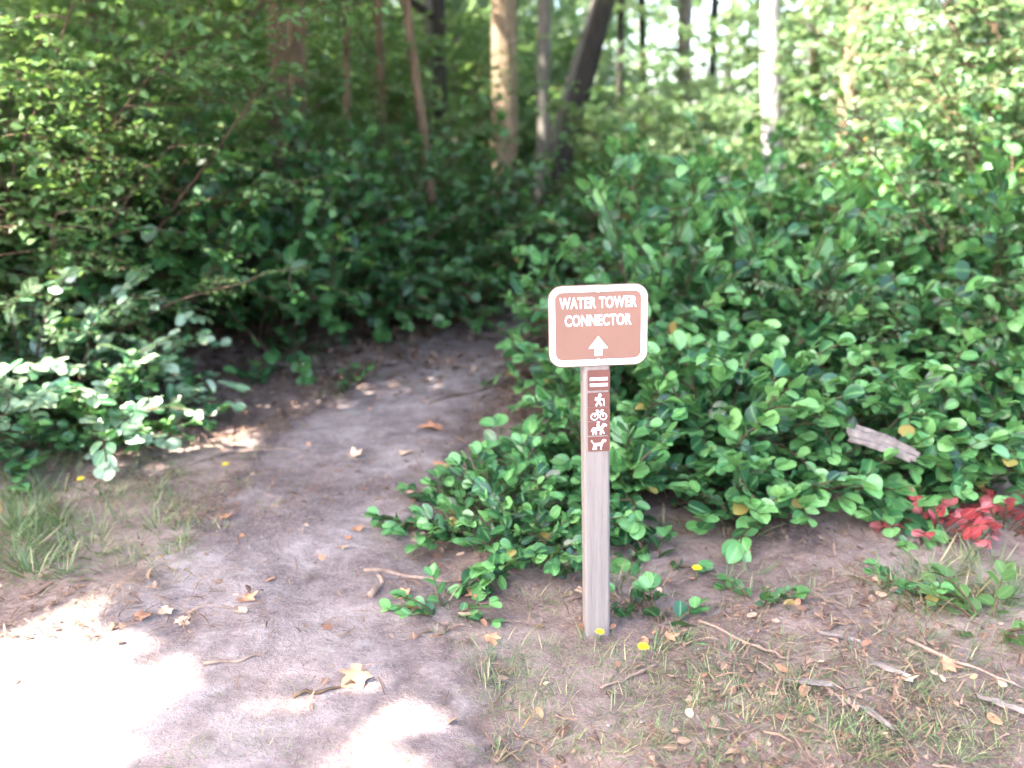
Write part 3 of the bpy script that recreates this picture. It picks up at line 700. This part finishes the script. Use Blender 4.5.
for k, ((lb, bk, y, u0, u1, wpx, top), (g, dv, rad, _)) in enumerate(zip(TREES, bases)):
    root = empty('tree', tuple(g)); tag(root, lb, 'tree', 'trees of the wood')
    n = 26; s = np.linspace(-.1, top, n); ph = rng.random() * 6
    P = np.stack([dv[0] * s + .03 * np.sin(s * .9 + ph) * (s > 0), .04 * np.sin(s * .7 + ph * 2), s], -1)
    rr = rad * (1.0 - .55 * np.clip(s / top, 0, 1)) * (1 + .7 * np.exp(-np.clip(s, 0, None) * 3.0)) * 1.08
    tb = Tubes(); tb.add(P, rr, 14, .035)
    trunk = link('trunk', tb.mesh('trunk'), M[bk], root)
    mine = pts[own == k] - g
    if len(mine) < 30: continue
    nl_ = int(np.clip(len(mine) / 130, 3, 16))
    for q in mine[rng.integers(0, len(mine), nl_)]:
        z0 = np.clip(q[2] - .35 * np.hypot(q[0], q[1]), 3.0, top - .5); st_ = np.array([np.interp(z0, s, P[:, 0]), np.interp(z0, s, P[:, 1]), z0])
        tt_ = np.linspace(0, 1, 9)[:, None]; ln = np.linalg.norm(q - st_)
        lp = st_ + (q - st_) * tt_ + np.array([0, 0, 1]) * (np.sin(tt_ * math.pi) * .10 * ln) + rng.normal(size=(9, 3)) * .05 * (tt_ > 0)
        if any(k_ == 1 and (np.linalg.norm((lp + g - c_) - ((lp + g - c_) @ SUN)[:, None] * SUN, axis=1) < r_ + .1).any() for c_, r_, k_ in HOLES): continue
        lt = Tubes(); lt.add(lp, np.linspace(min(rad * .5, .07), .012, 9), 6); link('limb', lt.mesh('limb'), M[bk], trunk)
    m_ = len(mine); al_ = rng.normal(size=(m_, 3)); al_[:, 2] *= .5; up_ = np.array([0, 0, 1.0]) + rng.normal(size=(m_, 3)) * .45
    cm = leaves_mesh('crown', SMALL, mine, al_, up_, rng.uniform(.24, .36, m_), rng.random(m_)); link('crown', cm, M['maple'], root)

# fill of twiggy in-frame foliage far away: one mass of woodland
Pn = []; 
for k in range(860):
    a = rng.uniform(-48, 48) if k < 380 else rng.uniform(-40, 4); d = rng.uniform(22, 48) if k < 380 else rng.uniform(17, 34); c = np.array([d * math.sin(R(a)), d * math.cos(R(a)), 0]); c[2] = rng.uniform(.2, 9.0)
    Pn.append(c + rng.normal(size=(75, 3)) * np.array([1.3, 1.3, .7]))
Pn = np.vstack(Pn); Pn[:, 2] = np.abs(Pn[:, 2]) + .1 + h(Pn[:, 0], Pn[:, 1])
n_ = len(Pn); al_ = rng.normal(size=(n_, 3)); up_ = np.array([0, -.3, 1.0]) + rng.normal(size=(n_, 3)) * .5
tw = link('distant_woodland', leaves_mesh('distant_woodland', SMALL, Pn, al_, up_, rng.uniform(.22, .42, n_), rng.random(n_)), M['yellow'])
tag(tw, 'hazy mass of leaves far back in the wood behind every trunk', 'woodland', kind='stuff')
GT = 'thin far trunks at the back of the wood'
for k in range(16):
    a = rng.uniform(-26, 30); d = rng.uniform(23, 34); x, y = d * math.sin(R(a)), d * math.cos(R(a)); g = float(h(x, y))
    root = empty('tree', (x, y, g)); tag(root, 'slender far trunk half lost in the distant leaves', 'tree', GT)
    tb = Tubes(); s = np.linspace(-.1, 11, 14); ln = rng.normal() * .035
    tb.add(np.stack([ln * s + .04 * np.sin(s), .02 * s, s], -1), np.linspace(rng.uniform(.09, .17), .04, 14), 8, .05)
    trunk = link('trunk', tb.mesh('trunk'), M[['bark_grey', 'bark_brown', 'bark_pale'][k % 3]], root)
    for q in range(6):
        z0 = rng.uniform(3, 10); e = np.array([ln * z0, .02 * z0, z0]); az = rng.random() * 6.28
        lt = Tubes(); lt.add(arch(e, az, rng.uniform(1, 2.2), R(35), 6, .4), np.linspace(.04, .01, 6), 5); link('limb', lt.mesh('limb'), M[['bark_grey', 'bark_brown', 'bark_pale'][k % 3]], trunk)

# ------------------------------------------------------------------ floor cover (uncountable)
def scatter(n, region, dens):
    x = rng.uniform(region[0], region[1], n); y = rng.uniform(region[2], region[3], n)
    k = rng.random(n) < dens(x, y); return x[k], y[k]
def d_litter(x, y):
    q = on_path(x, y); onp = (q > 0.1) & (q < .9) & (y > 1.9)
    base = np.where(onp, .28, .85)
    drift = np.sin(x * 2.9 + 1.7 * np.sin(y * 2.1)) * np.sin(y * 3.3 + 1.4 * np.sin(x * 2.7)) + .4 * np.sin(x * 9 + y * 7) * np.sin(y * 11 - x * 5)
    base = base * np.clip(.55 + .9 * drift, .06, 1.4) + .35 * np.exp(-((q - .92) / .14) ** 2) * (y > 2) + .25 * np.exp(-((q - .05) / .12) ** 2) * (y > 2)
    base = np.where((y < 2.3) & (x < -.05), .05, base); base = np.where((y > 4.2) & ~onp, np.maximum(base, .9), base); base = np.where((y > 4.6) & onp, np.maximum(base, .75 * ss(4.4, 6.0, y)), base)
    return base * np.clip(1.15 - y / 20, .2, 1)
x, y = scatter(85000, (-4.5, 4.5, 1.2, 9.5), d_litter); n_ = len(x)
al_ = rng.normal(size=(n_, 3)); al_[:, 2] *= .25; up_ = np.array([0, 0, 1.0]) + rng.normal(size=(n_, 3)) * .22
o = link('leaf_litter', leaves_mesh('leaf_litter', SMALL, np.stack([x, y, h(x, y) + .007], -1), al_, up_, (rng.uniform(.006, .024, n_) + .03 * rng.random(n_) ** 5) * (1 + 1.2 * ss(4, 6, y)), np.clip(rng.normal(.45, .25, n_) - .22 * ss(4, 6, y), 0, 1)), M['litter'])
tag(o, 'crumbled brown leaf litter over the forest floor', 'leaf litter', kind='stuff')
NEEDLE = (np.array([(-.03, 0, 0), (.03, 0, 0), (.03, .5, .06), (-.03, .5, .06), (.015, 1, 0), (-.015, 1, 0)]), np.array([(0, 1, 2, 3), (3, 2, 4, 5)]), np.zeros((0, 3), int))
x, y = scatter(42000, (-3.5, 3.5, 1.2, 6), lambda x, y: d_litter(x, y) * np.where((y < 2.3) & (x < -.2), .3, .9)); n_ = len(x)
al_ = rng.normal(size=(n_, 3)); al_[:, 2] *= .12; up_ = np.array([0, 0, 1.0]) + rng.normal(size=(n_, 3)) * .15
o = link('needle_litter', leaves_mesh('needle_litter', NEEDLE, np.stack([x, y, h(x, y) + .016], -1), al_, up_, rng.uniform(.02, .08, n_), np.clip(rng.normal(.62, .25, n_), 0, 1)), M['litter'])
tag(o, 'dry needles and straw strewn over the verge', 'needle litter', kind='stuff')
# grass
BLADE = (np.array([(-.022, 0, 0), (.022, 0, 0), (.020, .4, -.03), (-.020, .4, -.03), (.013, .75, -.14), (-.013, .75, -.14), (0, 1, -.30)]), np.array([(0, 1, 2, 3), (3, 2, 4, 5)]), np.array([(5, 4, 6)]))
tuft = []
for (u0, u1, v0, v1, n, ht, dry) in [(0, 190, 455, 575, 110, .085, .3), (0, 70, 490, 580, 70, .11, .1), (60, 270, 445, 540, 70, .06, .55), (150, 310, 690, 768, 40, .035, .3), (480, 1024, 640, 768, 330, .05, .3), (640, 1000, 575, 700, 120, .045, .3), (720, 1024, 560, 768, 75, .055, .5),
                               (430, 560, 590, 700, 24, .06, .5), (880, 1024, 540, 620, 34, .12, .35), (600, 760, 520, 600, 16, .09, .5), (260, 420, 330, 400, 20, .10, .2), (60, 200, 560, 620, 8, .06, .6)]:
    for _ in range(n):
        x, y = px(rng.uniform(u0, u1), rng.uniform(v0, v1)); tuft.append((x, y, ht * rng.uniform(.6, 1.3), dry))
pos = []; al = []; up = []; sz_ = []; ti = []
for x, y, ht, dry in tuft:
    m_ = rng.integers(8, 22)
    for _ in range(m_):
        a = rng.random() * 6.28; q = rng.random() * .05; xx = x + math.cos(a) * q; yy = y + math.sin(a) * q; le = R(rng.uniform(6, 68))
        pos.append((xx, yy, float(h(xx, yy)) - .002)); al.append((math.cos(a) * math.cos(le), math.sin(a) * math.cos(le), math.sin(le))); up.append((-math.cos(a) * math.sin(le) + rng.normal() * .2, -math.sin(a) * math.sin(le) + rng.normal() * .2, math.cos(le) + .2)); sz_.append(ht * rng.uniform(.5, 1.2))
        ti.append(np.clip(rng.normal(.3, .18) if rng.random() > dry else rng.normal(.85, .1), 0, 1))
o = link('grass', leaves_mesh('grass', BLADE, pos, np.array(al), np.array(up), sz_, np.array(ti)), M['grass'])
tag(o, 'sparse green and straw coloured grass on the verge', 'grass', kind='stuff')
# gravel
ico = np.array([(0, 0, .6), (1, 0, 0), (.3, .95, .1), (-.8, .6, 0), (-.8, -.6, .1), (.3, -.95, 0)]); icoT = np.array([(0, 1, 2), (0, 2, 3), (0, 3, 4), (0, 4, 5), (0, 5, 1)])
x, y = scatter(16000, (-2.2, 1.5, 1.0, 5), lambda x, y: np.where(((on_path(x, y) > 0) & (on_path(x, y) < 1)) | ((y < 2.05) & (x < 0)), .5, .12)); n_ = len(x)
al_ = rng.normal(size=(n_, 3)); al_[:, 2] = 0; up_ = np.tile([0, 0, 1.0], (n_, 1))
o = link('gravel', leaves_mesh('gravel', (ico, np.zeros((0, 4), int), icoT), np.stack([x, y, h(x, y) + .006], -1), al_, up_, rng.uniform(.0012, .0042, n_) + .006 * rng.random(n_) ** 12, rng.random(n_)), M['gravelbit'])
tag(o, 'tiny pebbles in the dirt of path and shoulder', 'gravel', kind='stuff')

# ------------------------------------------------------------------ fallen leaves, one object each
def maple_mesh(seed):
    r_ = np.random.default_rng(seed); out = [(-90, .10), (-62, .36), (-30, .42), (-14, .66), (0, .52), (18, .50), (38, .92), (50, .70), (62, .55), (76, .82), (90, 1.05)]
    pts = out + [(180 - a, r) for a, r in out[-2:0:-1]]
    V = [(0, 0, 0)] + [(.5 * r * math.cos(R(a)), .5 * r * math.sin(R(a)), 0) for a, r in pts] + [(r * math.cos(R(a)), r * math.sin(R(a)), 0) for a, r in pts]
    V = np.array(V) * .5; b1, b2, ph = r_.normal() * 1.3, r_.normal() * 1.3, r_.random() * 6
    rr = np.hypot(V[:, 0], V[:, 1]); an = np.arctan2(V[:, 1], V[:, 0])
    V[:, 2] = .10 + .25 * abs(b1) * V[:, 0] ** 2 + .3 * abs(b2) * V[:, 1] ** 2 + .22 * rr * np.sin(an * 3 + ph) * .6 + r_.normal(size=len(V)) * .012
    n = len(pts); F3 = [(0, 1 + i, 1 + (i + 1) % n) for i in range(n)]; F4 = [(1 + i, 1 + n + i, 1 + n + (i + 1) % n, 1 + (i + 1) % n) for i in range(n)]
    tb = Tubes(); z0 = V[1][2]
    V2 = np.vstack([V, [(-.008, -.05, z0), (.008, -.05, z0), (.006, -.42, .03), (-.006, -.42, .03)]]); k = len(V)
    return mesh_np('fallen_leaf', V2, [np.array(F4 + [(k, k + 1, k + 2, k + 3)]), np.array(F3)])
MP = [maple_mesh(s) for s in range(6)]
for m_ in MP: m_.materials.append(M['deadleaf_a'])
OVM = []
for q in range(6):
    OVM.append(leaves_mesh('fallen_leaf', leaf_template(.5 + .08 * q, (.15, .4, .7, .9), rng.uniform(-.1, .35), rng.uniform(-.25, .2), .42, True), [(0, -.5, .06)], np.array([(0.0, 1, .02)]), np.array([(0, 0, 1.0)]), [1.0], np.zeros(1))); OVM[-1].materials.append(M['deadleaf_a'])
def fallen(x, y, size, mat, rz, label, group, src=None):
    o = bpy.data.objects.new('fallen_leaf', (src or MP)[rng.integers(0, 6)]); C.objects.link(o)
    o.location = (x, y, float(h(x, y)) + .008); o.rotation_euler = (rng.normal() * .15, rng.normal() * .15, rz); o.scale = (size,) * 3
    o.material_slots[0].link = 'OBJECT'; o.material_slots[0].material = M[mat]
    return tag(o, label, 'leaf', group)
for u, v, s, mt, lb in [
 (437, 432, .21, 'deadleaf_a', 'large orange fallen maple leaf in the middle of the path left of the sign post'),
 (408, 532, .15, 'deadleaf_a', 'orange brown fallen leaf just left of the reaching low shrub'),
 (418, 543, .12, 'deadleaf_b', 'tan fallen leaf touching the orange one left of the low shrub'),
 (445, 469, .14, 'deadleaf_a', 'orange fallen leaf on the path beside the tip of the low shrub'),
 (408, 455, .12, 'deadleaf_b', 'pale tan fallen leaf mid path just below the large orange leaf'),
 (515, 378, .13, 'deadleaf_a', 'orange fallen leaf on the far path left of the sign panel'),
 (355, 460, .12, 'deadleaf_b', 'pale pinkish fallen leaf lying alone in mid path'),
 (357, 531, .08, 'deadleaf_a', 'small orange fallen leaf in the path above the stick'),
 (342, 550, .08, 'deadleaf_b', 'small pale fallen leaf in the path left of the stick'),
 (403, 600, .09, 'deadleaf_a', 'reddish brown fallen leaf below the stick'),
 (413, 615, .09, 'deadleaf_b', 'pale fallen leaf on the path edge left of the small sprig'),
 (478, 597, .10, 'deadleaf_a', 'orange fallen leaf between the small sprig and the post'),
 (247, 602, .08, 'deadleaf_a', 'orange fallen leaf in the lower middle of the path'),
 (245, 614, .07, 'deadleaf_b', 'small tan fallen leaf just below the orange one in the path'),
 (140, 621, .09, 'deadleaf_c', 'dark brown curled fallen leaf at the edge of the sunlit shoulder'),
 (168, 613, .09, 'deadleaf_b', 'tan fallen leaf right of the dark curled one near the sunlit shoulder'),
 (180, 624, .08, 'deadleaf_b', 'tan fallen leaf nearest below its tan neighbour by the sunlit shoulder'),
 (360, 678, .14, 'deadleaf_a', 'brown fallen leaf at the end of the long curved twig'),
 (98, 445, .22, 'deadleaf_c', 'large red brown fallen leaf under the sunlit bush beside the dandelion'),
 (225, 522, .10, 'deadleaf_a', 'orange fallen leaf at the left edge of the path'),
 (550, 553, .10, 'deadleaf_b', 'pale fallen leaf in front of the low shrubs left of the post'),
 (945, 668, .09, 'deadleaf_a', 'pinkish fallen leaf on the verge near the lower right corner'),
 (905, 684, .09, 'deadleaf_b', 'tan fallen leaf beside the pale wood strips at lower right'),
 (745, 556, .10, 'deadleaf_a', 'orange fallen leaf under the front of the right hand shrubs'),
 (668, 640, .07, 'deadleaf_a', 'small orange fallen leaf beside the dandelion right of the post'),
 (490, 640, .08, 'deadleaf_a', 'orange fallen leaf left of the post on the verge')]:
    x, y = px(u, v); fallen(x, y, s, mt, u * 1.7, lb, 'fallen maple leaves')
for k in range(84):
    u, v = [(rng.normal(430, 45) if k % 4 else rng.uniform(230, 460), rng.uniform(360, 640)), (rng.uniform(480, 1010), rng.uniform(560, 760))][k % 2]
    x, y = px(u, v); fallen(x, y, rng.uniform(.022, .05), ['deadleaf_a', 'deadleaf_c', 'deadleaf_c', 'deadleaf_b'][(k // 2) % 4], rng.random() * 6, ['small brown fallen leaf scattered on the dirt path', 'small brown fallen leaf scattered on the grassy verge'][k % 2], ['small leaves scattered on the path', 'small leaves scattered on the verge'][k % 2], OVM)

# ------------------------------------------------------------------ sticks, bark, stone, log
def stick(name, uv, r, mat, label, cat='stick', lift=.012, fork=None):
    P = np.array([px(u, v) for u, v in uv]); tt_ = np.linspace(0, len(P) - 1, 12); P = np.stack([np.interp(tt_, range(len(P)), P[:, k]) for k in (0, 1)], -1)
    Z_ = h(P[:, 0], P[:, 1]) + lift + .004 * np.sin(np.arange(12)); o_ = P.mean(0); zb = float(h(*o_))
    tb = Tubes(); tb.add(np.stack([P[:, 0] - o_[0], P[:, 1] - o_[1], Z_ - zb], -1) + rng.normal(size=(12, 3)) * .0025, np.linspace(r, r * .5, 12) * (1 + .12 * rng.normal(size=12)), 8, .08)
    ob = link(name, tb.mesh(name), M[mat]); ob.location = (o_[0], o_[1], zb); return tag(ob, label, cat, 'dead sticks on the ground')
stick('stick', [(365, 573), (392, 575), (425, 582), (450, 584)], .009, 'twig', 'thin grey stick lying across the right edge of the path by the small sprig')
stick('stick', [(205, 668), (240, 664), (268, 655)], .006, 'twig', 'short thin stick on the shoulder at the path mouth')
stick('stick', [(292, 700), (330, 694), (362, 684)], .006, 'stem', 'thin dark curved twig ending at the brown leaf near the bottom')
stick('stick', [(150, 480), (200, 462), (245, 452), (300, 452)], .006, 'twig', 'long pale stalk arching out of the grass over the left path edge')
stick('stick', [(370, 600), (383, 585), (378, 577)], .012, 'twig', 'stubby grey stick pointing up to the thin stick on the path')
stick('stick', [(700, 625), (745, 645), (790, 662)], .006, 'twig', 'thin slanting twig on the verge right of the post')
stick('stick', [(430, 405), (480, 392), (505, 388)], .008, 'stem', 'dark twig across the far path left of the sign')
stick('stick', [(600, 690), (655, 668)], .005, 'twig', 'short straw like twig on the verge below the post')
stick('stick', [(900, 640), (960, 668), (1020, 690)], .007, 'twig', 'slanting dry twig near the lower right corner')
def chunk(u, v, length, width, th, rz, label, lift=0.0, tilt=0.0, name='bark_strip', n=1):
    x, y = px(u, v); vs = []; fs = []
    for q in range(n):
        m_ = 9; oy = (q - (n - 1) / 2) * width * .7; ang = rng.normal() * .12 * (n > 1); ss_ = .7 + .5 * rng.random() if n > 1 else 1
        for i_ in range(m_):
            t = i_ / (m_ - 1) - .5; wv = width * (.5 + .1 * rng.normal()) * (1 - abs(t * 2) ** 3 * .75); xx = t * length * ss_; yy = oy + .025 * length * math.sin(t * 4 + q) + math.sin(ang) * xx; zc_ = .10 * length * (.25 - t * t) + .004 + (.01 * q if n > 1 else 0)
            for (sy_, sz__) in ((-1, 0), (-.55, th), (.5, th * .9), (1, 0), (.4, -th * .35), (-.5, -th * .35)): vs.append((xx + rng.normal() * .003, yy + sy_ * wv, zc_ + sz__ + rng.normal() * th * .12))
        b = q * m_ * 6
        for i_ in range(m_ - 1):
            for k in range(6): fs.append([b + i_*6+k, b + i_*6+(k+1) % 6, b + i_*6+6+(k+1) % 6, b + i_*6+6+k])
        fs.append([b + k for k in range(5, -1, -1)]); fs.append([b + (m_-1)*6+k for k in range(6)])
    me = bpy.data.meshes.new(name); me.from_pydata(vs, [], fs); me.update()
    o = link(name, me, M['barkbit']); o.location = (x, y, float(h(x, y)) + .006 + lift); o.rotation_euler = (0, tilt, rz)
    return tag(o, label, 'wood piece', 'pale weathered wood pieces')
chunk(808, 686, .13, .026, .007, -.25, 'pale bark strip lying level on the verge at lower right')
chunk(868, 715, .17, .022, .006, -1.15, 'long pale bark strip pointing away near the bottom right')
chunk(886, 672, .13, .018, .010, -.75, 'short pale bark strip behind the long one at lower right')
chunk(1000, 708, .13, .018, .010, -.7, 'pale bark strip by the lower right corner')
chunk(838, 640, .12, .012, .008, -.5, 'thin pale wood sliver between seedlings and bark strips')
w_ = chunk(872, 512, .24, .026, .016, -.55, 'splintered pale wood chunk caught among the right hand shrub leaves', .27, .2, 'wood_chunk', 4)
st = Acc(); bm_pts = []
import bmesh
bm = bmesh.new(); bmesh.ops.create_icosphere(bm, subdivisions=3, radius=1)
for v in bm.verts: v.co = Vector((v.co.x * .024, v.co.y * .019, v.co.z * .016)) * (1 + .25 * noise.noise(v.co * 1.6)) + Vector((0, 0, .010))
me = bpy.data.meshes.new('stone'); bm.to_mesh(me); bm.free(); me.polygons.foreach_set('use_smooth', [True] * len(me.polygons))
x, y = px(526, 564); o = link('stone', me, M['stone']); o.location = (x, y, float(h(x, y))); tag(o, 'small round pale stone in front of the low shrubs left of the post', 'stone')
# fallen dark log in the gap
c = at_depth(622, 190, 12.5); g = float(h(c[0], 12.5)); root = empty('fallen_log', (c[0], 12.5, g), R(8)); tag(root, 'dark rotten log lying in the gap right of the leaning trunks', 'log')
tb = Tubes(); P = np.stack([np.linspace(-.55, .9, 14), .05 * np.sin(np.linspace(0, 5, 14)), np.linspace(.26, .30, 14)], -1); tb.add(P, .24 * (1 + .06 * rng.normal(size=14)), 14, .04)
link('trunk', tb.mesh('log'), M['darkwood'], root)
tb = Tubes(); tb.add(np.array([(-.1, -.2, .50), (.12, -.25, .36), (.32, -.32, .22)]), [.022, .02, .012], 7); link('branch_stub', tb.mesh('stub'), M['twig'], root)

# ------------------------------------------------------------------ dandelions
def dandelion_meshes():
    tb = Tubes(); tb.add(np.array([(0, 0, 0), (.003, .001, .03), (.002, 0, .065)]), [.0022, .002, .0018], 6); stem = tb.mesh('flower_stem'); stem.materials.append(M['greenstem'])
    pos = []; al = []; up = []; sz_ = []
    for ring, (n, el, ln) in enumerate([(18, 8, .020), (16, 28, .017), (12, 50, .012), (6, 75, .008)]):
        for k in range(n):
            a = 2 * math.pi * (k + .5 * ring) / n; e = R(el); pos.append((.002, 0, .066)); al.append((math.cos(a) * math.cos(e), math.sin(a) * math.cos(e), math.sin(e))); up.append((-math.cos(a) * math.sin(e), -math.sin(a) * math.sin(e), math.cos(e))); sz_.append(ln)
    pet = leaves_mesh('petals', leaf_template(.34, (.4, .85), .05, .1), pos, np.array(al), np.array(up), sz_, np.zeros(len(pos))); pet.materials.append(M['petal'])
    return stem, pet
ds, dp = dandelion_meshes()
for u, v, lb in [(126, 450, 'yellow dandelion at the foot of the sunlit bush'), (226, 474, 'yellow dandelion at the left edge of the dirt path'), (82, 489, 'yellow dandelion in the grass at the left'),
                 (598, 633, 'yellow dandelion right at the foot of the sign post'), (643, 661, 'yellow dandelion on the verge just below and right of the post'), (696, 580, 'yellow dandelion between the post seedling and the dark leaved sprout')]:
    x, y = px(u, v); 
    if u == 598: y -= .045
    o = empty('dandelion', (x, y, float(h(x, y))), u * 1.0); o.scale = (1, 1, .75) if u != 598 else (.8, .8, .5); tag(o, lb, 'flower', 'yellow dandelions')
    for nm, me in (('flower_stem', ds), ('flower_head', dp)):
        c_ = bpy.data.objects.new(nm, me); C.objects.link(c_); c_.parent = o

# ------------------------------------------------------------------ light, sky, camera
sc = bpy.context.scene
w = bpy.data.worlds.new('World'); sc.world = w; w.use_nodes = True
nt = w.node_tree; bg = nt.nodes['Background']; sky = nt.nodes.new('ShaderNodeTexSky'); sky.sky_type = 'NISHITA'; sky.sun_disc = False
el = math.asin(SUN[2]); az = math.atan2(SUN[0], SUN[1])
sky.sun_elevation = el; sky.sun_rotation = az % (2 * math.pi); sky.air_density = 1.0; sky.dust_density = 3.5; sky.ozone_density = 1.0
nt.links.new(sky.outputs[0], bg.inputs[0]); bg.inputs[1].default_value = 0.15
sl = bpy.data.lights.new('sun', 'SUN'); sl.energy = 4.0; sl.angle = R(.5); sl.color = (1, .95, .86)
so = bpy.data.objects.new('sun', sl); C.objects.link(so); so.rotation_euler = Vector(tuple(SUN)).to_track_quat('Z', 'Y').to_euler()
cd = bpy.data.cameras.new('camera'); cam = bpy.data.objects.new('camera', cd); C.objects.link(cam)
cd.sensor_width = 36; cd.lens = FPX / 1024 * 36; cd.clip_end = 1000; cd.clip_start = .05
cd.dof.use_dof = True; cd.dof.focus_distance = 2.45; cd.dof.aperture_fstop = cd.lens / 1000 / .022
cam.location = tuple(CAM); cam.rotation_euler = (R(90) - PITCH, 0, 0); sc.camera = cam
sc.view_settings.view_transform = 'Standard'; sc.view_settings.look = 'None'; sc.view_settings.exposure = 3.7; sc.view_settings.use_white_balance = True; sc.view_settings.white_balance_temperature = 6750; sc.view_settings.white_balance_tint = 14; sc.view_settings.gamma = 1.0
sc.render.engine = 'CYCLES'; sc.cycles.use_adaptive_sampling = True; sc.cycles.adaptive_threshold = 0.04; sc.cycles.max_bounces = 4; sc.cycles.diffuse_bounces = 3; sc.cycles.transparent_max_bounces = 12
